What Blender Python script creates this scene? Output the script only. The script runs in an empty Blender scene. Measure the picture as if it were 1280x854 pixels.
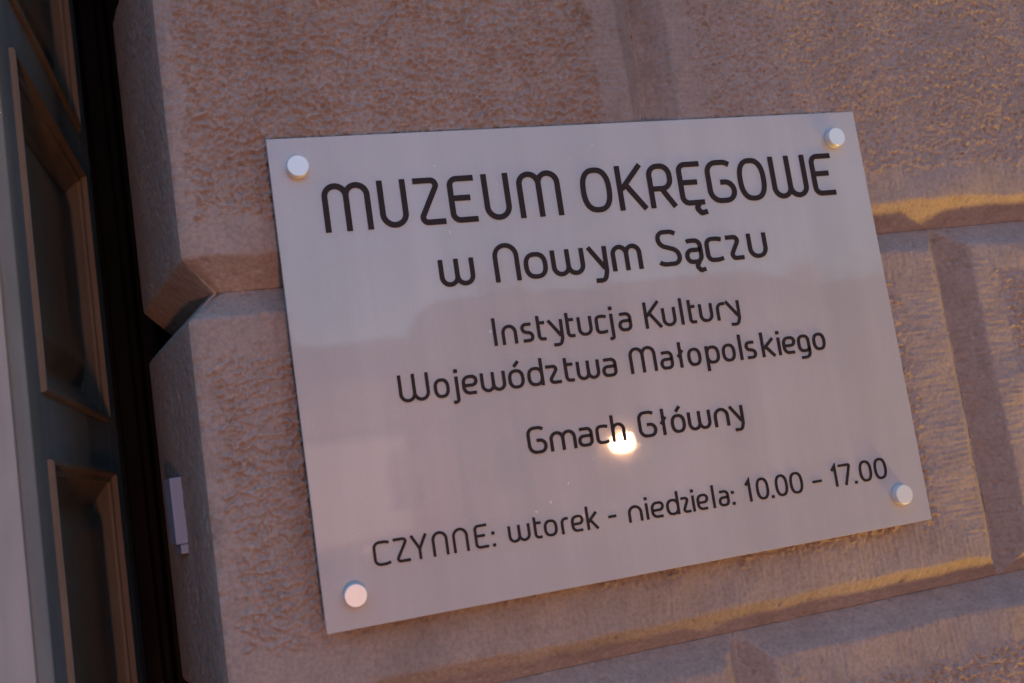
import bpy, math, random
import numpy as np
from mathutils import Vector, Matrix

# ------------------------------------------------------------------ camera, world, light, exposure
scn = bpy.context.scene
col = scn.collection
Z0 = 1.95                                  # height of the sign's top edge above the pavement
R = math.radians

cam_d = bpy.data.cameras.new('camera'); cam = bpy.data.objects.new('camera', cam_d); col.objects.link(cam)
rx = Vector((0.94955857, -0.27720989, -0.1466056))
ry = Vector((-0.10681806, 0.15362491, -0.98233868))
rz = Vector((0.29483627, 0.94844824, 0.11626483))
m = Matrix.Identity(4)
for i in range(3):
    m[i][0] = rx[i]; m[i][1] = -ry[i]; m[i][2] = -rz[i]
m[0][3], m[1][3], m[2][3] = -0.0762092, -0.89307549, Z0 - 0.30418277
cam.matrix_world = m
cam_d.sensor_width = 36.0
cam_d.lens = 1275.309 / 1280 * 36
cam_d.clip_start = 0.02; cam_d.clip_end = 500
cam_d.dof.use_dof = True
cam_d.dof.focus_distance = 0.95
cam_d.dof.aperture_fstop = 4.6
scn.camera = cam

world = bpy.data.worlds.new('World'); scn.world = world; world.use_nodes = True
wn = world.node_tree.nodes; wl = world.node_tree.links
sky = wn.new('ShaderNodeTexSky'); sky.sky_type = 'NISHITA'; sky.sun_disc = False
SUN_EL, SUN_ROT = R(3.0), R(15)
sky.sun_elevation = SUN_EL; sky.sun_rotation = SUN_ROT
sky.air_density = 1.0; sky.dust_density = 0.6; sky.ozone_density = 3.1
bg = wn['Background']; bg.inputs['Strength'].default_value = 0.15
wl.new(sky.outputs[0], bg.inputs[0])

sd = bpy.data.lights.new('sun', 'SUN'); sun = bpy.data.objects.new('sun', sd); col.objects.link(sun)
sd.energy = 0.05; sd.angle = R(10); sd.color = (1, .78, .6)
# the sun has all but set behind the museum, so it only grazes the roofs across the square
sdir = Vector((math.sin(SUN_ROT) * math.cos(SUN_EL), math.cos(SUN_ROT) * math.cos(SUN_EL), math.sin(SUN_EL)))
sun.rotation_euler = sdir.to_track_quat('Z', 'Y').to_euler()

scn.view_settings.view_transform = 'Standard'; scn.view_settings.look = 'None'
scn.view_settings.exposure = 2.54; scn.view_settings.gamma = 1.0
scn.render.engine = 'CYCLES'
WINDOW_L = 132.0        # radiance of the lit shop window that mirrors in the sign
FLOOD_W = (15.0, 1.35)           # low floodlight in the pavement, watts

# ------------------------------------------------------------------ helpers
def props(o, label=None, cat=None, group=None, kind=None):
    if label: o['label'] = label
    if cat: o['category'] = cat
    if group: o['group'] = group
    if kind: o['kind'] = kind
    return o

def empty(name, loc=(0, 0, 0), rotz=0, **k):
    o = bpy.data.objects.new(name, None); col.objects.link(o)
    o.empty_display_size = .05
    o.location = loc; o.rotation_euler = (0, 0, rotz)
    return props(o, **k)

def link(name, me, mat=None, parent=None, loc=None, rot=None, **k):
    o = bpy.data.objects.new(name, me); col.objects.link(o)
    if mat and not me.materials: me.materials.append(mat)
    if parent: o.parent = parent
    if loc is not None: o.location = loc
    if rot is not None: o.rotation_euler = rot
    return props(o, **k)

def mesh(name, v, f, smooth=False):
    me = bpy.data.meshes.new(name); me.from_pydata([tuple(p) for p in v], [], f); me.update()
    if smooth: me.shade_smooth()
    return me

class MB:
    def __init__(s): s.v = []; s.f = []
    def add(s, v, f):
        n = len(s.v); s.v += [tuple(p) for p in v]; s.f += [tuple(i + n for i in q) for q in f]
    def box(s, x0, x1, y0, y1, z0, z1):
        s.add([(x0,y0,z0),(x1,y0,z0),(x1,y1,z0),(x0,y1,z0),(x0,y0,z1),(x1,y0,z1),(x1,y1,z1),(x0,y1,z1)],
              [(0,3,2,1),(4,5,6,7),(0,1,5,4),(1,2,6,5),(2,3,7,6),(3,0,4,7)])
    def prism(s, poly, z0, z1):             # plan polygon, counter-clockwise
        n = len(poly)
        s.add([(x,y,z0) for x,y in poly] + [(x,y,z1) for x,y in poly],
              [tuple(range(n))[::-1], tuple(range(n, 2*n))] + [(i,(i+1)%n,n+(i+1)%n,n+i) for i in range(n)])
    def lathe(s, prof, n=40, axis='y'):     # profile of (radius, position along the axis)
        v = []; f = []
        for r, a in prof:
            for k in range(n):
                t = 2*math.pi*k/n; c, q = r*math.cos(t), r*math.sin(t)
                v.append((c, a, q) if axis == 'y' else (c, q, a))
        for i in range(len(prof)-1):
            for k in range(n):
                a, b = i*n+k, i*n+(k+1)%n
                f.append((a, b, b+n, a+n))
        f.append(tuple(range(n))[::-1]); f.append(tuple(range((len(prof)-1)*n, len(prof)*n)))
        s.add(v, f)
    def make(s, name, smooth=False): return mesh(name, s.v, s.f, smooth)

def bevel(o, w, seg=2):
    b = o.modifiers.new('bevel', 'BEVEL'); b.width = w; b.segments = seg; b.limit_method = 'ANGLE'
    return o

# ------------------------------------------------------------------ materials
def mat(name, base, rough=.7, metallic=0, **inp):
    mt = bpy.data.materials.new(name); mt.use_nodes = True
    b = mt.node_tree.nodes['Principled BSDF']
    b.inputs['Base Color'].default_value = (*base, 1)
    b.inputs['Roughness'].default_value = rough; b.inputs['Metallic'].default_value = metallic
    for k, v in inp.items(): b.inputs[k.replace('_', ' ')].default_value = v
    return mt

def noise(nt, scale, detail=4, rough=.55, vec=None, stretch=None, w=None):
    tc = nt.nodes.get('TC') or nt.nodes.new('ShaderNodeTexCoord'); tc.name = 'TC'
    n = nt.nodes.new('ShaderNodeTexNoise'); n.inputs['Scale'].default_value = scale
    n.inputs['Detail'].default_value = detail; n.inputs['Roughness'].default_value = rough
    mp = nt.nodes.new('ShaderNodeMapping'); nt.links.new(tc.outputs['Object'], mp.inputs[0])
    if stretch: mp.inputs['Scale'].default_value = stretch
    nt.links.new(mp.outputs[0], n.inputs['Vector'])
    return n

def ramp(nt, src, stops):
    r = nt.nodes.new('ShaderNodeValToRGB'); e = r.color_ramp.elements
    e[0].position, e[0].color = stops[0][0], (*stops[0][1], 1)
    e[1].position, e[1].color = stops[-1][0], (*stops[-1][1], 1)
    for p_, c in stops[1:-1]:
        q = e.new(p_); q.color = (*c, 1)
    nt.links.new(src, r.inputs[0]); return r

def mix(nt, a, b, fac, mode='MULTIPLY'):
    x = nt.nodes.new('ShaderNodeMix'); x.data_type = 'RGBA'; x.blend_type = mode
    if isinstance(fac, float): x.inputs[0].default_value = fac
    else: nt.links.new(fac, x.inputs[0])
    nt.links.new(a, x.inputs[6]); nt.links.new(b, x.inputs[7]); return x.outputs[2]

def bump(nt, src, dist, strength=1.0, prev=None):
    b = nt.nodes.new('ShaderNodeBump'); b.inputs['Distance'].default_value = dist
    b.inputs['Strength'].default_value = strength
    nt.links.new(src, b.inputs['Height'])
    if prev: nt.links.new(prev, b.inputs['Normal'])
    return b.outputs[0]

def stone_mat():
    mt = mat('pinkish_render', (.4, .3, .26), .9); nt = mt.node_tree; b = nt.nodes['Principled BSDF']
    b.inputs['Specular IOR Level'].default_value = .25
    n1 = noise(nt, 4.5, 5, .6); n2 = noise(nt, 42, 5, .65); n3 = noise(nt, 260, 3, .6)
    n4 = noise(nt, 9, 4, .6, stretch=(1.2, 1.2, .35))
    r1 = ramp(nt, n1.outputs[0], [(.25, (.39, .288, .248)), (.5, (.435, .318, .274)), (.75, (.465, .348, .30))])
    r2 = ramp(nt, n2.outputs[0], [(.28, (.86, .85, .84)), (.5, (1, 1, 1)), (.75, (1.07, 1.07, 1.06))])
    r3 = ramp(nt, n3.outputs[0], [(.3, (.82, .81, .80)), (.6, (1.05, 1.05, 1.05))])
    r4 = ramp(nt, n4.outputs[0], [(.33, (.88, .86, .84)), (.55, (1, 1, 1))])
    c = mix(nt, r1.outputs[0], r2.outputs[0], 1.0); c = mix(nt, c, r3.outputs[0], 1.0); c = mix(nt, c, r4.outputs[0], .8)
    at = nt.nodes.new('ShaderNodeAttribute'); at.attribute_name = 'pit_tone'    # darker in the pits and tooled outline of the roughcast
    rg = ramp(nt, at.outputs['Fac'], [(0, (1, 1, 1)), (1, (.84, .84, .84))])
    c = mix(nt, c, rg.outputs[0], 1.0)
    nt.links.new(c, b.inputs['Base Color'])
    g = noise(nt, 620, 3, .6); h = noise(nt, 190, 4, .6)
    nb = bump(nt, h.outputs[0], .0011, .9); nb = bump(nt, g.outputs[0], .0004, .8, nb)
    nt.links.new(nb, b.inputs['Normal']); return mt
M_STONE = stone_mat()
M_MORTAR = mat('old_mortar', (.16, .11, .085), .95)

def paint_mat(name, c0, c1, rough=.5):
    mt = mat(name, c0, rough); nt = mt.node_tree; b = nt.nodes['Principled BSDF']
    n = noise(nt, 7, 5, .6); n2 = noise(nt, 60, 4, .6, stretch=(1, 1, .08))
    r_ = ramp(nt, n.outputs[0], [(.3, c0), (.7, c1)])
    r2 = ramp(nt, n2.outputs[0], [(.3, (.86, .86, .86)), (.7, (1.06, 1.06, 1.06))])
    nt.links.new(mix(nt, r_.outputs[0], r2.outputs[0], 1.0), b.inputs['Base Color'])
    rr = ramp(nt, n2.outputs[0], [(.3, (rough-.1,)*3), (.7, (rough+.15,)*3)])
    nt.links.new(rr.outputs[0], b.inputs['Roughness'])
    nt.links.new(bump(nt, n2.outputs[0], .0006, .6), b.inputs['Normal']); return mt
M_DOOR = paint_mat('grey_green_door_paint', (.20, .20, .19), (.26, .255, .245), .75)
M_INNER = paint_mat('brown_panel_paint', (.19, .14, .105), (.25, .19, .145), .8)
M_EDGE = paint_mat('lit_edge_paint', (.38, .33, .30), (.45, .39, .36), .7)  # paler than the door paint, to stand for light on the near edge
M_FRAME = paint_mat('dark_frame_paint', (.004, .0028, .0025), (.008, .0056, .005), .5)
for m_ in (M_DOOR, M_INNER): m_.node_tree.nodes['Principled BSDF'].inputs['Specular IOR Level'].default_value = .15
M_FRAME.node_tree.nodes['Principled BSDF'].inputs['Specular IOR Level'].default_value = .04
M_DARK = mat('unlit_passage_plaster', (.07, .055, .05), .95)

def panel_mat():
    mt = mat('satin_sign_panel', (.56, .535, .55), .42); nt = mt.node_tree; b = nt.nodes['Principled BSDF']
    b.inputs['Coat Weight'].default_value = 1.0; b.inputs['Coat Roughness'].default_value = .035
    b.inputs['Coat IOR'].default_value = 1.46
    n = noise(nt, 5, 5, .55); n2 = noise(nt, 900, 2, .5)
    r_ = ramp(nt, n.outputs[0], [(.3, (.53, .45, .425)), (.7, (.60, .515, .485))])
    r2 = ramp(nt, n2.outputs[0], [(.3, (.93, .93, .93)), (.7, (1.05, 1.05, 1.05))])
    n5 = noise(nt, 26, 4, .6, stretch=(1, 1, .07)); r5 = ramp(nt, n5.outputs[0], [(.35, (.95, .95, .95)), (.68, (1.05, 1.05, 1.05))])   # dried rain runs
    cc = mix(nt, r_.outputs[0], r2.outputs[0], 1.0); nt.links.new(mix(nt, cc, r5.outputs[0], 1.0), b.inputs['Base Color'])
    n3 = noise(nt, 3.2, 3, .5)                                    # wiped smears in the gloss
    rr = ramp(nt, n3.outputs[0], [(.35, (.012,)*3), (.65, (.030,)*3)])
    nt.links.new(rr.outputs[0], b.inputs['Coat Roughness'])
    n4 = noise(nt, 14, 2, .5)
    nt.links.new(bump(nt, n4.outputs[0], .0006, .25), b.inputs['Coat Normal']); return mt
M_PANEL = panel_mat()
M_LETTER = mat('dark_brown_lettering', (.034, .021, .020), .6, Specular_IOR_Level=.2)
M_PIN = mat('brushed_steel', (.94, .90, .86), .42, .38)
M_SPECK = mat('pale_dust', (.75, .72, .7), .6)
M_BOX = mat('pale_plastic', (.30, .30, .40), .5)

# ------------------------------------------------------------------ rusticated wall
G = .027; HALF = .0265                    # groove depth and half width of a joint
TH = R(11); XC = -.08                     # splay of the door reveal, corner of the wall
sx, sy = -math.sin(TH), math.cos(TH)      # direction of the reveal going in
nx, ny = -math.cos(TH), -math.sin(TH)     # its outward normal
rng = np.random.default_rng(7)

def bandnoise(nx_, nz_, step, lx, lz, width=.55, seed=0):
    r = np.random.default_rng(seed); w = r.standard_normal((nz_, nx_))
    fx = np.fft.fftfreq(nx_, step)[None, :]; fz = np.fft.fftfreq(nz_, step)[:, None]
    q = np.sqrt((fx*lx)**2 + (fz*lz)**2) + 1e-9
    g = np.exp(-(np.log(q)**2)/(2*width**2))
    h = np.real(np.fft.ifft2(np.fft.fft2(w)*g)); return h/h.std()

def smooth(a, b, x):
    t = np.clip((x-a)/(b-a), 0, 1); return t*t*(3-2*t)

def inset(e, wob=0):
    """distance the surface lies behind the face at distance e from the joint's centre line"""
    e = e + wob
    s = .0016
    t = HALF - e
    return np.where(e < HALF + s, np.minimum(G, np.maximum(0, (np.sqrt(t*t + s*s) + t)/2)), (np.sqrt(t*t+s*s)+t)/2*np.clip(1-(e-HALF-s)/.02, 0, 1))

def block_mesh(x0, x1, z0, z1, step, seed, corner=False, style=0, marg=(.03, .045, .034, .036), end=False):
    """one stone: x0..x1, z0..z1 are the centre lines of its joints (x0 = the wall's corner if corner)"""
    nX = max(6, int(round((x1-x0)/step))+1); nZ = max(6, int(round((z1-z0)/step))+1)
    x = np.linspace(x0, x1, nX); z = np.linspace(z0, z1, nZ); X, Zg = np.meshgrid(x, z)
    st = (x1-x0)/(nX-1)
    wobx = bandnoise(nX, nZ, st, .09, .09, .5, seed+1)*.0005
    wobz = bandnoise(nX, nZ, st, .09, .09, .5, seed+2)*.0005
    chip = bandnoise(nX, nZ, st, .016, .016, .5, seed+8)
    eL = np.full_like(X, 9.) if corner else X-x0
    eR = x1-X; eB = Zg-z0; eT = z1-Zg
    ex = np.minimum(eL, eR); ez = np.minimum(eB, eT)
    e = np.minimum(ex + wobx, ez + wobz)
    d = inset(e + np.clip(chip+1.0, -2.5, 0)*.0011)
    # rough field inside a smooth draft margin
    mL, mR, mB, mT = marg
    edge = bandnoise(nX, nZ, st, .04, .04, .8, seed+3)*.0045
    f = np.minimum(np.minimum((X-x0-(0 if corner else HALF)-mL), (eR-HALF-mR)), np.minimum(eB-HALF-mB, eT-HALF-mT)) + edge
    mask = smooth(-.001, .006, f)
    if style == 0:
        a0 = bandnoise(nX, nZ, st, .0150, .0105, .5, seed+4); a1 = bandnoise(nX, nZ, st, .0066, .0052, .5, seed+13)
        b = bandnoise(nX, nZ, st, .0040, .0036, .4, seed+5)
        amp = 1+.18*np.clip(bandnoise(nX, nZ, st, .07, .07, .6, seed+14), -1.5, 1.5)
        a = a0 + .35*a1
        h = (np.tanh(a*1.1)*.0019 + np.tanh(a1)*.0007 + b*.0003)*amp
    else:
        a = bandnoise(nX, nZ, st, .0085, .0075, .45, seed+4); b = bandnoise(nX, nZ, st, .0048, .0048, .4, seed+5)
        a1 = bandnoise(nX, nZ, st, .0200, .0150, .7, seed+13)
        h = -np.maximum(0, -a-.3)*.0012 + np.tanh(a1)*.0009 + b*.0006
    low = bandnoise(nX, nZ, st, .14, .14, .5, seed+6)*.0009
    comb_v = bandnoise(nX, nZ, st, .0065, .06, .5, seed+7); comb_h = bandnoise(nX, nZ, st, .06, .0065, .5, seed+9)
    comb = np.where(ez < ex, comb_v, comb_h)*.00022
    onface = smooth(HALF*.8, HALF*1.15, e)
    tool = np.exp(-(f/.0022)**2)*.0007*(.4+.6*(edge > 0))
    out = mask*(h+.0006) + (1-mask)*onface*comb - tool*onface + low*onface + (1-onface)*comb*1.0
    out = out + smooth(1.2, 2.4, -chip)*(-.0005)
    pit_tone = np.clip(mask*smooth(.6, 2.0, -a)*.6 + tool/.0007*.25, 0, 1)
    fade = smooth(0, .010, eL if not corner else X-x0)
    if corner: out = out*fade - (1-fade)*.0008
    Y = d - out
    if corner:                                 # the joint runs on round the corner: draw the arris in with it
        dz = inset(ez + wobz[:, :1])
        sl = dz/math.cos(TH)
        worn = bandnoise(8, nZ, st, .05, .035, .8, seed+15)[:, :1]
        round_ = np.exp(-(X-x0)/.0055)*(.0042 + .0009*np.clip(worn, -1.5, 2.5))
        X = X + sl*np.exp(-(X-x0)/.05)*1.0; Y = Y + round_
    v = np.stack([X, Y, Zg], -1).reshape(-1, 3)
    gr = pit_tone.reshape(-1)
    idx = np.arange(nX*nZ).reshape(nZ, nX)
    F = np.stack([idx[:-1, :-1], idx[:-1, 1:], idx[1:, 1:], idx[1:, :-1]], -1).reshape(-1, 4)
    parts_v = [v]; parts_f = [F]; parts_g = [gr]; n0 = len(v)
    # the stone's bed faces, drawn 0.6 mm in so that neighbours never touch
    def skirt(loop, ox, oz):
        nonlocal n0
        p0 = v[loop]; p1 = p0.copy(); p1[:, 1] = .11; p1[:, 0] += ox; p1[:, 2] += oz
        k = len(loop); parts_v.append(p1); parts_g.append(np.zeros(k))
        a = np.array(loop); b_ = np.arange(n0, n0+k)
        parts_f.append(np.stack([a[:-1], b_[:-1], b_[1:], a[1:]], -1)); n0 += k
    skirt(idx[0, :], 0, .0008); skirt(idx[-1, ::-1], 0, -.0008); skirt(idx[::-1, -1], -.0008, 0)
    if not corner: skirt(idx[:, 0], .0008, 0)
    else:
        L_ = .235; nU = max(4, int(L_/max(step, .0025)))
        u = np.linspace(0, L_, nU); U, ZZ = np.meshgrid(u, z); far = 1-smooth(.19, .225, U)
        st2 = L_/(nU-1)
        so = (bandnoise(nU, nZ, st2, .03, .03, .7, seed+11)*.0003)*smooth(0, .02, U)*far + bandnoise(nU, nZ, st2, .006, .006, .5, seed+12)*.0001*smooth(0, .01, U)*far
        dd = inset(np.minimum(ZZ-z0, z1-ZZ) + wobz[:, :1]*far) - so
        base = v.reshape(nZ, nX, 3)[:, 0]
        PX = XC + sx*U - nx*dd; PY = sy*U - ny*dd
        # start exactly on the arris of the front
        k = np.exp(-U/.012)
        PX = PX + (base[:, :1][:, 0:1] - PX[:, :1])*k; PY = PY + (base[:, 1:2] - PY[:, :1])*k
        sv = np.stack([PX, PY, ZZ], -1).reshape(-1, 3)
        id2 = np.arange(nU*nZ).reshape(nZ, nU) + n0
        parts_v.append(sv); parts_g.append(np.zeros(len(sv)))
        parts_f.append(np.stack([id2[:-1, 1:], id2[:-1, :-1], id2[1:, :-1], id2[1:, 1:]], -1).reshape(-1, 4))
        n0 += len(sv)
        e0 = id2[:, -1]; p1 = sv.reshape(nZ, nU, 3)[:, -1].copy(); p1[:, 0] = .06
        parts_v.append(p1); parts_g.append(np.zeros(nZ)); b_ = np.arange(n0, n0+nZ); n0 += nZ
        parts_f.append(np.stack([b_[:-1], e0[:-1], e0[1:], b_[1:]], -1))
    V = np.concatenate(parts_v); FF = np.concatenate(parts_f); GG = np.concatenate(parts_g)
    me = bpy.data.meshes.new('stone_block')
    me.vertices.add(len(V)); me.vertices.foreach_set('co', V.astype(np.float32).ravel())
    me.loops.add(FF.size); me.loops.foreach_set('vertex_index', FF.astype(np.int32).ravel())
    me.polygons.add(len(FF)); me.polygons.foreach_set('loop_start', np.arange(0, FF.size, 4, dtype=np.int32))
    me.update(calc_edges=True)
    at = me.attributes.new('pit_tone', 'FLOAT', 'POINT'); at.data.foreach_set('value', GG.astype(np.float32))
    me.shade_smooth(); me.validate()
    me.materials.append(M_STONE)
    return me

JZ = Z0 - .1195; PZ = .377                 # centre line of the joint above the sign's middle, course pitch
wall = empty('stone_wall', (0, 0, 0), label='rusticated pinkish plaster wall of rough-faced blocks behind the museum plaque', cat='wall')
seed = 100
X_END = 2.9
for c in range(-6, 5):                      # course c lies between JZ+(c)*PZ .. ; c = 0 is the one over the sign's joint
    za, zb = JZ + c*PZ, JZ + (c+1)*PZ
    if zb < .05: continue
    za = max(za, -.1)
    first = .387 if c % 2 == 0 else .704
    xs = [XC, first]
    while xs[-1] < X_END: xs.append(xs[-1]+.634)
    for i in range(len(xs)-1):
        seed += 20
        seen = c in (-2, -1, 0) and i < 2
        step = .0013 if seen else .007
        style = 1 if (c == 0 and i >= 1) or i > 1 else 0
        mg = [.015 if i == 0 else .026, .032, .033, .036]
        if c == -1 and i == 0: mg = [.012, .052, .042, .034]
        if c == -1 and i == 1: mg = [.034, .034, .034, .034]
        if c == 0 and i == 0: mg = [.012, .026, .033, .034]
        if c == -2: mg = [.02, .034, .034, .038]
        me = block_mesh(xs[i], xs[i+1], za, zb, step, seed, corner=(i == 0), style=style, marg=tuple(mg))
        link('stone_block', me, parent=wall)
mo = MB()
ZT = JZ + 5*PZ
mo.prism([(XC+.036, .0315), (X_END+.3, .0315), (X_END+.3, .5), (.055, .5), (.055, .232), (XC+.036+sx*.2, .0315+sy*.2)], -.1, ZT-.01)
link('mortar', mo.make('mortar'), M_MORTAR, wall)

# ------------------------------------------------------------------ the museum plaque
SW, SH, SY = .594, .420, -.028              # size of the panel, its face stands 28 mm off the wall
sign = empty('museum_plaque', (0, SY, Z0-SH), label='pale satin museum plaque with dark lettering and four round steel pins', cat='sign')
def L(xmm, zmm): return (xmm/1000, 0, SH + zmm/1000)     # millimetres on the plaque, z down from its top edge
pm = MB(); pm.box(0, SW, 0, .0045, 0, SH)
bevel(link('panel', pm.make('panel'), M_PANEL, sign), .0006, 2)
cap = MB(); cap.lathe([(.0001, -.0085), (.0089, -.0085), (.0095, -.0079), (.0095, -.0004), (.0080, -.0002)], 48)
cap_me = cap.make('standoff_pin', False); cap_me.shade_smooth()
bar = MB(); bar.lathe([(.0075, .0048), (.0075, .0300)], 32); bar_me = bar.make('pin_barrel')
for (px_, pz_) in ((23.6, -27.6), (563.0, -28.4), (562.2, -390.8), (26.2, -392.5)):
    p_ = link('standoff_pin', cap_me, M_PIN, sign, L(px_, pz_))
    e_ = p_.modifiers.new('edge', 'EDGE_SPLIT'); e_.split_angle = R(20)
    link('pin_barrel', bar_me, M_PIN, p_)

# --- stroke lettering: every glyph is one or more bent strips of constant width
def fillet(pts, r):
    if len(pts) < 3: return [Vector(p) for p in pts]
    P = [Vector(p) for p in pts]; out = [P[0]]
    for i in range(1, len(P)-1):
        a, b, c = P[i-1], P[i], P[i+1]
        u, v = a-b, c-b; lu, lv = u.length, v.length; u.normalize(); v.normalize()
        ang = u.angle(v); t = min(r/math.tan(ang/2), lu*(.98 if i == 1 else .5), lv*(.98 if i == len(P)-2 else .5))
        rr = t*math.tan(ang/2); p0, p1 = b+u*t, b+v*t
        ctr = b + (u+v).normalized()*(rr/math.sin(ang/2))
        a0 = math.atan2(*(p0-ctr).yx); a1 = math.atan2(*(p1-ctr).yx); da = (a1-a0+math.pi) % (2*math.pi)-math.pi
        n = max(3, int(abs(da)/R(9)))
        out += [ctr + Vector((math.cos(a0+da*k/n), math.sin(a0+da*k/n)))*rr for k in range(n+1)]
    out.append(P[-1])
    res = [out[0]]
    for q in out[1:]:
        if (q-res[-1]).length > 1e-6: res.append(q)
    return res

def strip(mb, pts, t, y0, y1, closed=False):
    n = len(pts); A = []; B = []
    for i in range(n):
        if closed: a, c = pts[i-1], pts[(i+1) % n]; d0 = (pts[i]-a).normalized(); d1 = (c-pts[i]).normalized()
        else:
            d0 = (pts[i]-pts[i-1]).normalized() if i else (pts[1]-pts[0]).normalized()
            d1 = (pts[i+1]-pts[i]).normalized() if i < n-1 else d0
        m_ = (d0+d1).normalized(); k = 1/max(.35, m_.dot(d0)); nn = Vector((-m_.y, m_.x))*(t/2*k)
        A.append(pts[i]+nn); B.append(pts[i]-nn)
    v = []
    for i in range(n): v += [(A[i].x, y0, A[i].y), (B[i].x, y0, B[i].y), (B[i].x, y1, B[i].y), (A[i].x, y1, A[i].y)]
    f = []
    for i in range(n if closed else n-1):
        a, b = 4*i, 4*((i+1) % n)
        for q in range(4): f.append((a+q, a+(q+1) % 4, b+(q+1) % 4, b+q))
    if not closed: f += [(3, 2, 1, 0), (4*n-4, 4*n-3, 4*n-2, 4*n-1)]
    mb.add(v, f)

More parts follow.
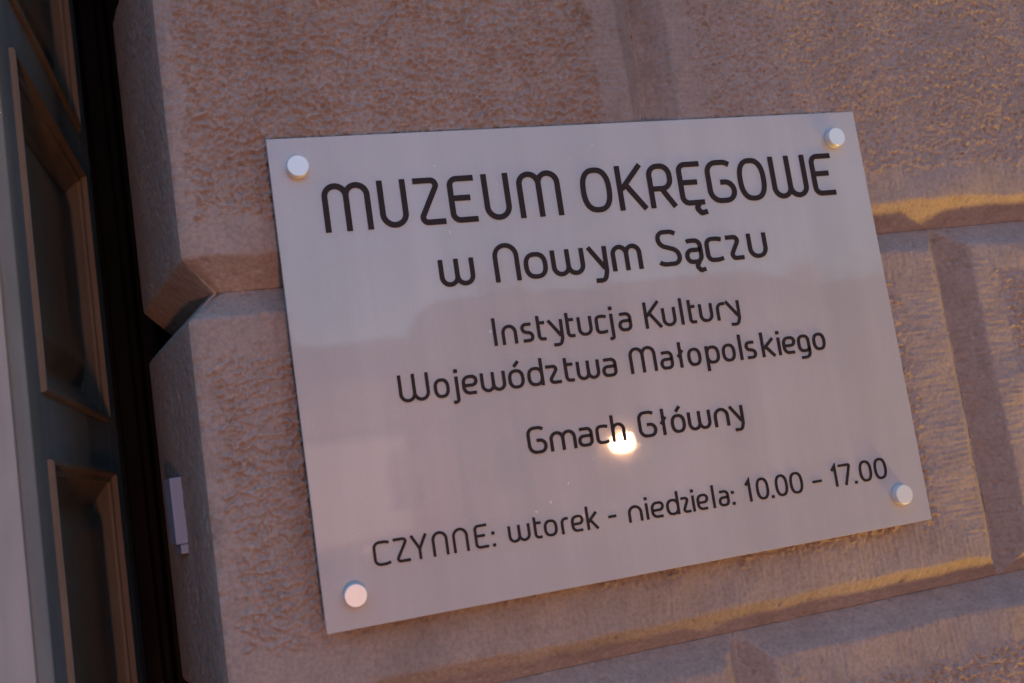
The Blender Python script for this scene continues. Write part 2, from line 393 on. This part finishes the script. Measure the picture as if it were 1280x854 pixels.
def glyph(ch, w, cap_h, xh, t):
    """strokes (points, corner radius, closed) on centre lines, for an outer width w"""
    W = max(w-t, .01); C = cap_h-t; X = xh-t; D = cap_h*.27; lo = t/2
    S = []
    def P(*pts, r=0, closed=False): S.append(([(p[0], p[1]) for p in pts], r, closed))
    def arch(H): P((0, -lo), (0, H), (W, H), (W, -lo), r=W*.5)
    def mm(H):
        q = W/2; P((0, -lo), (0, H), (q, H), (q, -lo), r=q*.5); P((q, H-q*.9), (q, H), (W, H), (W, -lo), r=q*.5)
    def ww(H):
        q = W/2; P((0, H+lo), (0, 0), (q, 0), (q, H+lo), r=q*.5); P((q, q*.9), (q, 0), (W, 0), (W, H+lo), r=q*.5)
    def ell(H, w0=0, w1=None):
        w1 = W if w1 is None else w1; n = 36; pts = []
        for k in range(n):
            a = 2*math.pi*k/n; c, s = math.cos(a), math.sin(a); e = .80
            pts.append(((w0+w1)/2 + (w1-w0)/2*math.copysign(abs(c)**e, c), H/2 + H/2*math.copysign(abs(s)**e, s)))
        S.append((pts, 0, True))
    def ogonek(x, H): P((x, 0), (x-t*.75, -H*.13), (x+t*.1, -H*.25), (x+t*1.35, -H*.22), r=t*.5)
    def dot(x, z, s=1.15): S.append(('dot', x, z, t*s))
    if ch == 'M': mm(C)
    elif ch == 'm': mm(X)
    elif ch == 'N': arch(C)
    elif ch == 'n': arch(X)
    elif ch == 'U': P((0, C+lo), (0, 0), (W, 0), (W, C+lo), r=W*.5)
    elif ch == 'u': P((0, X+lo), (0, 0), (W, 0), (W, X+lo), r=W*.46)
    elif ch == 'W': ww(C)
    elif ch == 'w': ww(X)
    elif ch in 'Zz':
        H = C if ch == 'Z' else X
        P((-lo, H), (W, H), (0, 0), (W+lo, 0), r=t*.9)
    elif ch in 'EĘ':
        P((W+lo, C), (0, C), (0, 0), (W+lo, 0), r=C*.17); P((.3*t, C*.53), (W*.88, C*.53))
        if ch == 'Ę': ogonek(W*.85, cap_h)
    elif ch in 'O0': ell(C)
    elif ch in 'oó':
        ell(X)
        if ch == 'ó': P((W*.42, X+t*1.35), (W*.78, X+t*2.9))
    elif ch == 'K':
        P((0, -lo), (0, C+lo)); P((W, C+lo), (W*.08, C*.47)); P((W*.25, C*.60), (W+lo*.3, -lo))
    elif ch == 'k':
        P((0, -lo), (0, C+lo)); P((W, X+lo), (W*.06, X*.45)); P((W*.25, X*.60), (W+lo*.2, -lo))
    elif ch == 'R':
        P((0, -lo), (0, C), (W*.92, C), (W*.92, C*.42), (W*.1, C*.42), r=W*.40); P((W*.48, C*.42), (W, -lo))
    elif ch == 'G': P((W*.93, C*.93), (W*.75, C), (0, C), (0, 0), (W, 0), (W, C*.48), (W*.48, C*.48), r=W*.42)
    elif ch == 'S': P((W*.92, C*.93), (W*.72, C), (0, C), (0, C*.60), (W, C*.40), (W, 0), (W*.1, 0), (-lo*.5, C*.07), r=W*.5)
    elif ch == 's': P((W*.95, X), (0, X), (0, X*.56), (W, X*.44), (W, 0), (0, 0), r=W*.4)
    elif ch in 'Cc':
        H = C if ch == 'C' else X; P((W+lo*.6, H*.95), (W*.75, H), (0, H), (0, 0), (W*.75, 0), (W+lo*.6, H*.05), r=W*.48)
    elif ch == 'Y': P((0, C+lo), (W/2, C*.42), (W/2, -lo)); P((W, C+lo), (W/2, C*.42))
    elif ch == 'y': P((0, X+lo), (W*.90, X*.10)); P((W, X+lo), (W*.98, -X*.05), (W*.82, -D), (W*.25, -D*.96), r=W*.3)
    elif ch in 'aą':
        P((W*.08, X*.97), (W*.2, X), (W, X), (W, 0), (0, 0), (0, X*.56), (W, X*.56), r=min(W*.42, X*.27))
        if ch == 'ą': ogonek(W*.80, cap_h)
    elif ch in 'Il': P((0, -lo), (0, C+lo+(0 if ch == 'I' else cap_h*.02)))
    elif ch == 'ł': P((W/2, -lo), (W/2, C+lo)); P((0, C*.42), (W, C*.70))
    elif ch == '1': P((0, C*.80), (W, C+lo*.4), (W, -lo))
    elif ch == '7': P((-lo, C), (W, C), (W*.40, -lo), r=t*.5)
    elif ch == 't': P((W*.1, C*.97), (W*.1, 0), (W+lo*.5, 0), r=W*.5); P((W*.1+.3*t, X), (W+lo*.4, X))
    elif ch == 'i': P((0, -lo), (0, X+lo)); dot(0, C*.97)
    elif ch == 'j': P((W, X+lo), (W, -D), (-lo*.5, -D), r=W*.6); dot(W, C*.97)
    elif ch == 'r': P((0, -lo), (0, X), (W+lo*.5, X*.97), r=W*.7)
    elif ch == 'e': P((.2*t, X*.47), (W, X*.47), (W, X), (0, X), (0, 0), (W*.95, 0), r=min(W*.46, X*.26) if False else W*.44)
    elif ch == 'd': ell(X); P((W, -lo), (W, C+lo+cap_h*.02))
    elif ch == 'p': ell(X); P((0, X+lo), (0, -D-lo))
    elif ch == 'g': P((W, X*.22), (W*.98, 0), (0, 0), (0, X), (W, X), (W, -D), (W*.1, -D), r=W*.44)
    elif ch == 'h': P((0, -lo), (0, C+lo+cap_h*.02)); P((0, X-W*.5), (0, X), (W, X), (W, -lo), r=W*.5)
    elif ch == '-': P((-lo, xh*.48), (W+lo, xh*.48))
    elif ch == '.': dot(W/2, 0)
    elif ch == ':': dot(W/2, 0); dot(W/2, X*.82)
    return S

glyph_cache = {}
def put(ch, x0, x1, base, cap_h, xh, t, line):
    key = (ch, line, round(x1-x0))
    if key not in glyph_cache:
        mb = MB(); S = glyph(ch, x1-x0, cap_h, xh, t); k = 0
        for s in S:
            y0 = (-1.15 - .04*k)/1000; k += 1
            if s[0] == 'dot':
                _, x, z, d = s; x += t/2; z += t/2
                pts = [(x-d/2, z-d/2), (x+d/2, z-d/2), (x+d/2, z+d/2), (x-d/2, z+d/2)]
                mb.add([(a/1000, y0, b/1000) for a, b in pts] + [(a/1000, .0003, b/1000) for a, b in pts],
                       [(0, 1, 2, 3), (7, 6, 5, 4), (0, 4, 5, 1), (1, 5, 6, 2), (2, 6, 7, 3), (3, 7, 4, 0)])
                continue
            pts, r, closed = s
            pts = [Vector(((px_+t/2)/1000, (pz_+t/2)/1000)) for px_, pz_ in pts]
            q = pts if closed else (fillet(pts, r/1000) if r else pts)
            strip(mb, q, t/1000, y0, .0003 + .00001*k, closed)
        me = mb.make('letter'); glyph_cache[key] = me
    me = glyph_cache[key]
    link('letter', me, M_LETTER, sign, L(x0, base))

LINES = [
 (-86.3, 43.4, 29, 5.0, [('M',41,83),('U',90,115.5),('Z',122.5,148.5),('E',153.5,178.5),('U',186,211.5),('M',219,261.5),('O',281,312),('K',318,346.5),('R',350,378),('Ę',382,407),('G',412.5,443.5),('O',447,478),('W',484,525),('E',530.5,555.5)]),
 (-143.6, 35.4, 24.8, 4.1, [('w',135.3,167.8),('N',186.3,210.5),('o',214.5,237),('w',241,273),('y',276.5,296.6),('m',300.6,331.5),('S',348.5,372.5),('ą',376.5,395.5),('c',398.7,417.5),('z',422,439),('u',445,466)]),
 (-200.5, 24.9, 17.7, 2.85, [('I',176.3,178.7),('n',184,198.3),('s',202.3,214),('t',217,226),('y',227.5,242.5),('t',245,254),('u',256.8,271),('c',274.2,286),('j',286.3,292.2),('a',297,310.5),('K',324,341),('u',342,356.5),('l',361,363.4),('t',369,377.5),('u',380.8,394.5),('r',399,409),('y',408.5,424)]),
 (-240.6, 24.1, 17.3, 2.85, [('W',85.3,112.3),('o',116,130),('j',131.5,138.3),('e',141.5,155.8),('w',158.5,181.5),('ó',184,199),('d',202,217.2),('z',220,233.5),('t',236.8,246.8),('w',249.3,271.6),('a',274,288.6),('M',302,328.8),('a',332.5,346),('ł',349.8,357.8),('o',361,375.5),('p',380,394.5),('o',397.5,411.5),('l',416,418.4),('s',422.5,434),('k',440,454.5),('i',458,460.4),('e',463.3,477),('g',480,493.5),('o',497,511)]),
 (-300.2, 24.3, 17.5, 2.85, [('G',193,211),('m',213.8,238.7),('a',240.5,255),('c',258,270.5),('h',273.5,287),('G',300.3,318),('ł',321.5,329.5),('ó',333,347.6),('w',350.5,374),('n',377.5,393),('y',393.5,408.5)]),
 (-373.1, 20.5, 14.7, 2.3, [('C',45.6,60),('Z',63.3,76.3),('Y',77.6,92.5),('N',96,109.8),('N',114,128),('E',133.3,145),(':',148.8,151),('w',163.5,183.5),('t',186.5,194.5),('o',196.3,208.7),('r',212.3,219.8),('e',222,233.7),('k',236.5,247.5),('-',257.5,265),('n',276.8,290.6),('i',294.2,296.2),('e',299.5,312.3),('d',314.8,327.6),('z',330,338.7),('i',341,343),('e',345.8,358),('l',361.8,363.8),('a',368,379),(':',382,384.2),('1',396.5,402.5),('0',408.3,421.3),('.',423.5,425.8),('0',428.8,441.6),('0',444.5,458.3),('-',469,479),('1',490.3,496.8),('7',499.5,513),('.',515.5,517.8),('0',522,536),('0',539,553)]),
]
for li, (base, ch_, xh_, t_, gl) in enumerate(LINES):
    for c_, a_, b_ in gl: put(c_, a_, b_, base, ch_, xh_, t_, li)

# dust specks and dried drips stuck to the panel
random.seed(4)
sp = MB()
spots = [(145, -32, 1.3), (150, -94, 1.4), (174, -187, 1.5), (206, -344, 1.4), (192, -350, 1.6), (300, -20, .9), (225, -330, .9)]
spots += [(random.uniform(10, 585), random.uniform(-412, -8), random.uniform(.22, .5)) for _ in range(70)]
for x_, z_, r_ in spots:
    r_ /= 1000; X_, Z_ = x_/1000, SH+z_/1000; n_ = 7
    ring = [(X_ + r_*random.uniform(.6, 1.2)*math.cos(6.283*k/n_), -.00002, Z_ + r_*random.uniform(.6, 1.4)*math.sin(6.283*k/n_)) for k in range(n_)]
    sp.add(ring + [(X_, -r_*.45, Z_)], [(k, (k+1) % n_, n_) for k in range(n_)])
link('dust_speck', sp.make('dust_speck', True), M_SPECK, sign, kind='stuff')

# ------------------------------------------------------------------ small casing on the reveal
bx = empty('wall_casing', (XC+sx*.118, sy*.118, Z0-.343), TH, label='small pale stepped plastic casing fixed to the door reveal beside the corner', cat='box')
bm_ = MB(); bm_.prism([(-.0105, 0), (.003, 0), (.003, .034), (-.0105, .034)], .009, .071)
bevel(link('cover', bm_.make('cover'), M_BOX, bx), .0012)
bm_ = MB(); bm_.box(-.0065, .003, .001, .033, 0, .0088)
bevel(link('cable_entry', bm_.make('cable_entry'), M_BOX, bx), .0008)

# ------------------------------------------------------------------ door leaf, panelled
LD = R(3)
def ring_mesh(u0, u1, z0, z1, prof):
    """moulding mitred round a rectangle; prof = (distance in, height over the leaf's face)"""
    v = []; n = len(prof)
    for (cu, cz, su, sz) in ((u0, z0, 1, 1), (u1, z0, -1, 1), (u1, z1, -1, -1), (u0, z1, 1, -1)):
        for d, h in prof: v.append((h, cu+su*d, cz+sz*d))
    f = []
    for k in range(4):
        a, b = k*n, ((k+1) % 4)*n
        for i in range(n-1): f.append((a+i, b+i, b+i+1, a+i+1))
    return mesh('moulding', v, f)
def door_leaf(loc, rot, **k):
    lf = empty('door_leaf', loc, rot, **k)
    T = .046; WL = .50; zb, zt = .03, 2.62
    s0, s1 = .057, .425                       # the panels' span
    pan = [(.16, .62), (.68, 1.10), (1.16, Z0-.245), (Z0-.185, Z0+.125), (Z0+.182, 2.52)]
    a = MB(); a.prism([(-T, 0), (-.009, 0), (0, .006), (0, s0), (-T, s0)], zb, zt)
    bevel(link('stile', a.make('stile'), M_DOOR, lf), .0015)
    a = MB(); a.box(-T+.0005, -.0105, -.007, .0, zb+.001, zt-.001); bevel(link('lit_edge_board', a.make('lit_edge_board'), M_EDGE, lf), .0012)  # added board whose paler colour carries the light on this edge
    a = MB(); a.box(-T, 0, s1, WL, zb, zt); bevel(link('stile', a.make('stile'), M_DOOR, lf), .0015)
    zz = [zb] + [q for p_ in pan for q in p_] + [zt]
    for i in range(0, len(zz), 2):
        a = MB(); a.box(-T, -.0003, s0, s1, zz[i], zz[i+1]); link('rail', a.make('rail'), M_DOOR, lf)
    prof = [(-.001, -.004), (-.001, .003), (.0008, .005), (.004, .005), (.006, .001), (.0075, -.001), (.012, -.002), (.0135, -.005), (.028, -.015), (.036, -.018)]
    for (p0, p1) in pan:
        r_ = link('moulding', ring_mesh(s0, s1, p0, p1, prof), M_INNER, lf)
        a = MB(); u0, u1, z0, z1 = s0+.034, s1-.034, p0+.034, p1-.034
        q = .03
        a.add([(-.019,u0,z0),(-.019,u1,z0),(-.019,u1,z1),(-.019,u0,z1),(-.0185,u0+.006,z0+.006),(-.0185,u1-.006,z0+.006),(-.0185,u1-.006,z1-.006),(-.0185,u0+.006,z1-.006),
               (-.010,u0+q,z0+q),(-.010,u1-q,z0+q),(-.010,u1-q,z1-q),(-.010,u0+q,z1-q),(-.03,u0,z0),(-.03,u1,z0),(-.03,u1,z1),(-.03,u0,z1)],
              [(0,1,5,4),(1,2,6,5),(2,3,7,6),(3,0,4,7),(4,5,9,8),(5,6,10,9),(6,7,11,10),(7,4,8,11),(8,9,10,11),(15,14,13,12),(0,12,13,1),(1,13,14,2),(2,14,15,3),(3,15,12,0)])
        link('door_panel', a.make('door_panel'), M_INNER, lf)
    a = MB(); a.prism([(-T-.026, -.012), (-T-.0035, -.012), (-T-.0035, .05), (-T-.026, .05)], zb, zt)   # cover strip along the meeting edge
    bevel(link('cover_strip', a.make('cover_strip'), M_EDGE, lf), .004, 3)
    a = MB(); a.box(-T-.004, -T-.0005, .004, .045, zb, zt); link('cover_strip', a.make('strip_core'), M_FRAME, lf)
    return lf
leaf = door_leaf((-.2095, 0, 0), -LD, label='grey-green panelled door leaf standing open beside the plaque wall', cat='door')
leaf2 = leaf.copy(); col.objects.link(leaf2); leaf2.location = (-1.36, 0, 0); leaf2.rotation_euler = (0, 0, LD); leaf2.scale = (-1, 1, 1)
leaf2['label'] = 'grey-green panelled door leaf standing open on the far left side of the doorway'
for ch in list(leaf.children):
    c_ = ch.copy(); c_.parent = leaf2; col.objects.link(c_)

# frame the leaf hangs on, and the passage behind
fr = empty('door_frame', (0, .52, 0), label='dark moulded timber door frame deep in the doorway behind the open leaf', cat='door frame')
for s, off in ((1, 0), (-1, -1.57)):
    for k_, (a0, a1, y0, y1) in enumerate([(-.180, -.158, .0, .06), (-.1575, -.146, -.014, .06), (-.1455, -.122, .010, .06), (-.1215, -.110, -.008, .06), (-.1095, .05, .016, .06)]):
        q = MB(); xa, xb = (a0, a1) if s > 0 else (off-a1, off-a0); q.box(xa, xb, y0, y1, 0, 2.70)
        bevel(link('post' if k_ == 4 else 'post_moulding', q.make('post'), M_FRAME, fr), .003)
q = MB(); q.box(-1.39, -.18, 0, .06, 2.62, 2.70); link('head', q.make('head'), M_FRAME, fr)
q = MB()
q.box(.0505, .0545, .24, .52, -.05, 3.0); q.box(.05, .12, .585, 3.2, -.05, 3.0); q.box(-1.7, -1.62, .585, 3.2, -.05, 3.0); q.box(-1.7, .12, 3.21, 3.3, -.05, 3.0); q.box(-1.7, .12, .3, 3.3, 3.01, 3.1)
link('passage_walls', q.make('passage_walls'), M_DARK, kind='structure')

# left jamb of the doorway: mirrored corner stones
lw = empty('doorway_left_wall', (-1.57+.0, 0, 0), label='rusticated plaster wall on the far left side of the doorway', cat='wall'); lw.name = 'stone_wall'
lw.scale = (-1, 1, 1)
for c in range(-6, 5):
    za, zb = JZ + c*PZ, JZ + (c+1)*PZ
    if zb < .05: continue
    za = max(za, -.1); first = .387 if c % 2 == 0 else .704; xs = [XC, first]
    while xs[-1] < 1.6: xs.append(xs[-1]+.634)
    for i in range(len(xs)-1):
        seed += 20
        link('stone_block', block_mesh(xs[i], xs[i+1], za, zb, .008, seed, corner=(i == 0)), parent=lw)
mo = MB(); mo.prism([(XC+.036, .0315), (1.9, .0315), (1.9, .5), (.055, .5), (.055, .232), (XC+.036+sx*.2, .0315+sy*.2)], -.1, ZT-.01)
link('mortar', mo.make('mortar'), M_MORTAR, lw)
# lintel over the doorway and the plain storey above
lt = empty('upper_wall', (0, 0, 0), label='plain upper wall of the museum above the doorway and blocks', cat='wall')
q = MB(); q.box(-3.6, 3.4, .006, .6, ZT, ZT+5); link('wall_face', q.make('wall_face'), M_STONE, lt)
q = MB(); q.box(-1.50, -.14, .02, .6, 2.76, ZT-.002); link('lintel', q.make('lintel'), M_STONE, lt)

# ------------------------------------------------------------------ ground
def ground_mat(name, a, b, sc):
    mt = mat(name, a, .85); nt = mt.node_tree; bs = nt.nodes['Principled BSDF']
    n = noise(nt, sc, 6, .6); r_ = ramp(nt, n.outputs[0], [(.3, a), (.7, b)])
    nt.links.new(r_.outputs[0], bs.inputs['Base Color']); nt.links.new(bump(nt, n.outputs[0], .01, .5), bs.inputs['Normal']); return mt
M_PAV = ground_mat('paving', (.07, .06, .055), (.11, .095, .085), 3)
M_ROAD = ground_mat('cobbled_square', (.06, .055, .05), (.10, .09, .085), 2)
def sheet(name, x0, x1, y0, y1, z, m_):
    me = mesh(name, [(x0, y0, z), (x1, y0, z), (x1, y1, z), (x0, y1, z)], [(0, 1, 2, 3)]); return link(name, me, m_, kind='structure')
sheet('ground', -220, 220, -220, 220, -.12, M_ROAD)
q = MB(); q.box(-40, 40, -7.5, 3.2, -.119, 0); link('pavement', q.make('pavement'), M_PAV, kind='structure')

# ------------------------------------------------------------------ the far side of the square (seen only as reflections in the plaque)
def far_house(x0, x1, h, base, label, lit=None, name='town_house', y=-30.0):
    mt = mat('far_facade', base, .85)
    b = empty(name, ((x0+x1)/2, y, -.12), label=label, cat='building'); w2 = (x1-x0)/2
    q = MB(); q.box(-w2, w2, -8, 0, 0, h); link('wall', q.make('wall'), mt, b)
    q = MB(); q.add([(-w2-.3, .4, h), (w2+.3, .4, h), (w2+.3, -8.4, h), (-w2-.3, -8.4, h), (-w2+.5, -4, h+1.6), (w2-.5, -4, h+1.6)],
                    [(0, 1, 5, 4), (1, 2, 5), (2, 3, 4, 5), (3, 0, 4), (3, 2, 1, 0)]); link('roof', q.make('roof'), M_ROOF, b)
    n = max(2, int((x1-x0)/2.6))
    for fl in range(int(h//3.2)):
        for i in range(n):
            cx = -w2 + (i+.5)*(x1-x0)/n; z0 = 1.1+fl*3.2 if fl else .9
            if lit and fl == 0 and abs((x0+x1)/2+cx-lit) < 1.5: continue
            q = MB(); q.box(cx-.62, cx+.62, .002, .09, z0-.1, z0+1.75); fo = link('window', q.make('window'), M_WFRAME, b)
            q = MB(); q.box(cx-.52, cx+.52, .092, .10, z0, z0+1.65); link('pane', q.make('pane'), M_GLASS, fo)
    return b
M_ROOF = mat('roof_tiles', (.12, .06, .045), .8); M_WFRAME = mat('window_frame', (.45, .42, .38), .6); M_GLASS = mat('dark_glass', (.02, .02, .025), .1)
far_house(-16, -3.2, 8.5, (.32, .24, .18), 'ochre two-storey house far across the square left of the lit window')
house = far_house(-3.0, 7.2, 5.0, (.42, .30, .24), 'pink two-storey house across the square with a broad lamp-lit shopfront')
lithouse = far_house(7.4, 21, 6.2, (.30, .24, .20), 'grey-brown house across the square with one very bright window', lit=12.6)
far_house(21.2, 40, 5.4, (.28, .22, .18), 'low brown house at the right end of the square')
far_house(-34, -13, 12.5, (.22, .18, .16), 'added unseen tall brown house cutting the low sky on the left', y=-9.0)  # this house and the next are added out of view to cut low side sky
far_house(13, 34, 12.5, (.22, .18, .16), 'added unseen tall brown house cutting the low sky on the right', y=-2.5)
# trees added before the far houses to soften the roofline mirrored in the plaque
M_LEAF = mat('tree_leaves', (.075, .075, .035), .7); M_BARK = mat('tree_bark', (.09, .065, .05), .9)
def tree(x, y, h, rad, sd, label):
    rr = random.Random(sd); t = empty('tree', (x, y, -.12), label=label, cat='tree')
    q = MB(); q.lathe([(.20, 0), (.15, h*.25), (.11, h*.5), (.05, h*.8)], 10, 'z')
    for k in range(6):
        a = rr.uniform(0, 6.28); z0 = h*rr.uniform(.38, .6); ex, ey, ez = math.cos(a)*rad*.7, math.sin(a)*rad*.7, z0+h*.25
        q.add([(.05, 0, z0), (-.05, .03, z0), (0, -.05, z0), (ex, ey, ez)], [(0, 1, 3), (1, 2, 3), (2, 0, 3)])
    link('trunk', q.make('trunk', True), M_BARK, t)
    q = MB(); cl = []
    for k in range(16):
        a, e = rr.uniform(0, 6.28), rr.uniform(-.7, 1.2); d = rad*rr.uniform(.25, .85)
        cl.append((math.cos(a)*math.cos(e)*d, math.sin(a)*math.cos(e)*d, h*.68+math.sin(e)*d*1.15, rad*rr.uniform(.25, .45)))
    for k in range(2600):
        cx, cy, cz, cr = rr.choice(cl); p_ = Vector([rr.gauss(0, .55)*cr for _ in range(3)]) + Vector((cx, cy, cz))
        u = Vector([rr.uniform(-1, 1) for _ in range(3)]).normalized()*.09; v_ = u.orthogonal().normalized()*.06
        q.add([p_-u, p_+v_, p_+u, p_-v_], [(0, 1, 2, 3)])
    link('crown', q.make('crown'), M_LEAF, t)
tree(1.2, -25, 6.4, 1.9, 3, 'added round-crowned tree before the left end of the pink house')
tree(7.9, -25.5, 7.0, 2.2, 5, 'added tall leafy tree between the pink and the grey-brown house')
tree(17.0, -24.5, 6.2, 2.0, 8, 'added leafy tree at the right end of the grey-brown house')
def emit(name, c, s):
    mt = bpy.data.materials.new(name); mt.use_nodes = True; nt = mt.node_tree; nt.nodes.clear()
    o = nt.nodes.new('ShaderNodeOutputMaterial'); e = nt.nodes.new('ShaderNodeEmission'); e.inputs[0].default_value = (*c, 1); e.inputs[1].default_value = s
    nt.links.new(e.outputs[0], o.inputs[0]); return mt
lp = empty('lit_window', (12.62, -29.84, 1.76), label='brilliant warm window mirrored in the plaque below the letters', cat='window')
q = MB(); q.add([(-.34, 0, -.18), (.34, 0, -.18), (.28, 0, .18), (-.28, 0, .18)], [(3, 2, 1, 0)])
q.box(-.34, .34, -.05, -.02, -.18, .18)
link('glowing_pane', q.make('pane'), emit('warm_window_light', (1, .62, .33), WINDOW_L), lp)
q = MB()
for (a_, b_, c_, d_) in ((-.52, -.44, -.34, .36), (.44, .52, -.34, .36), (-.52, .52, -.40, -.34), (-.52, .52, .36, .42)): q.box(a_, b_, -.08, .04, c_, d_)
link('window_frame', q.make('frame'), M_WFRAME, lp)
shop = empty('shop_front', (4.0, -29.95, .3), label='wide dimly glowing shopfront mirrored in the lower left of the plaque', cat='shop window')
q = MB(); q.box(-2.0, 1.6, 0, .05, -.2, 2.6); link('shop_pane', q.make('pane'), emit('shop_glow', (1, .62, .50), .35), shop)
q = MB(); q.box(-2.15, 1.75, 0, .12, 2.6, 2.8); q.box(-2.15, -2.0, 0, .12, -.3, 2.6); q.box(1.6, 1.75, 0, .12, -.3, 2.6); link('shop_frame', q.make('frame'), M_WFRAME, shop)

# floodlights in the pavement: two wash the museum front, the far ones are added
def floodlight(loc, aim, watts, colour, label, spread=180):
    fl = empty('ground_floodlight', (loc[0], loc[1], 0.0 if loc[1] > -7 else -.12), label=label, cat='floodlight', group='floodlights sunk in the pavement')
    q = MB(); q.lathe([(.16, -.02), (.16, .02), (.145, .03), (.135, .03), (.135, .005)], 32, 'z'); link('rim', q.make('rim', True), M_PIN, fl)
    ld = bpy.data.lights.new('flood_lamp', 'AREA'); lo_ = bpy.data.objects.new('lamp', ld); col.objects.link(lo_); lo_.parent = fl
    ld.shape = 'DISK'; ld.size = .26; ld.energy = watts; ld.color = colour; ld.spread = R(spread)
    lo_.location = (0, 0, .035)
    d_ = (Vector(aim) - Vector((loc[0], loc[1], .035))).normalized(); lo_.rotation_euler = (-d_).to_track_quat('Z', 'Y').to_euler()
for fx_, fw_, wh_ in ((-7, 60, 'before the tall ochre house'), (-1, 75, 'before the left end of the pink house'), (3.6, 130, 'before the shopfront of the pink house'), (9.5, 60, 'before the grey-brown house, left of its bright window'), (15.5, 45, 'before the grey-brown house, right of its bright window')):
    floodlight((fx_, -26.2), (fx_, -30, 2.8), fw_, (1, .56, .42), 'added unseen round floodlight brightening the facade, ' + wh_)  # added lamps, never seen, that brighten the facades mirrored in the plaque
floodlight((-.06, -4.6), (.1, 0, 1.7), FLOOD_W[0], (1, .45, .24), 'round floodlight with orange light sunk in the pavement straight out from the plaque')
floodlight((1.45, -.34), (1.25, -.06, 1.9), FLOOD_W[1], (1, .68, .12), 'round floodlight with yellow light sunk in the pavement close under the wall', 80)
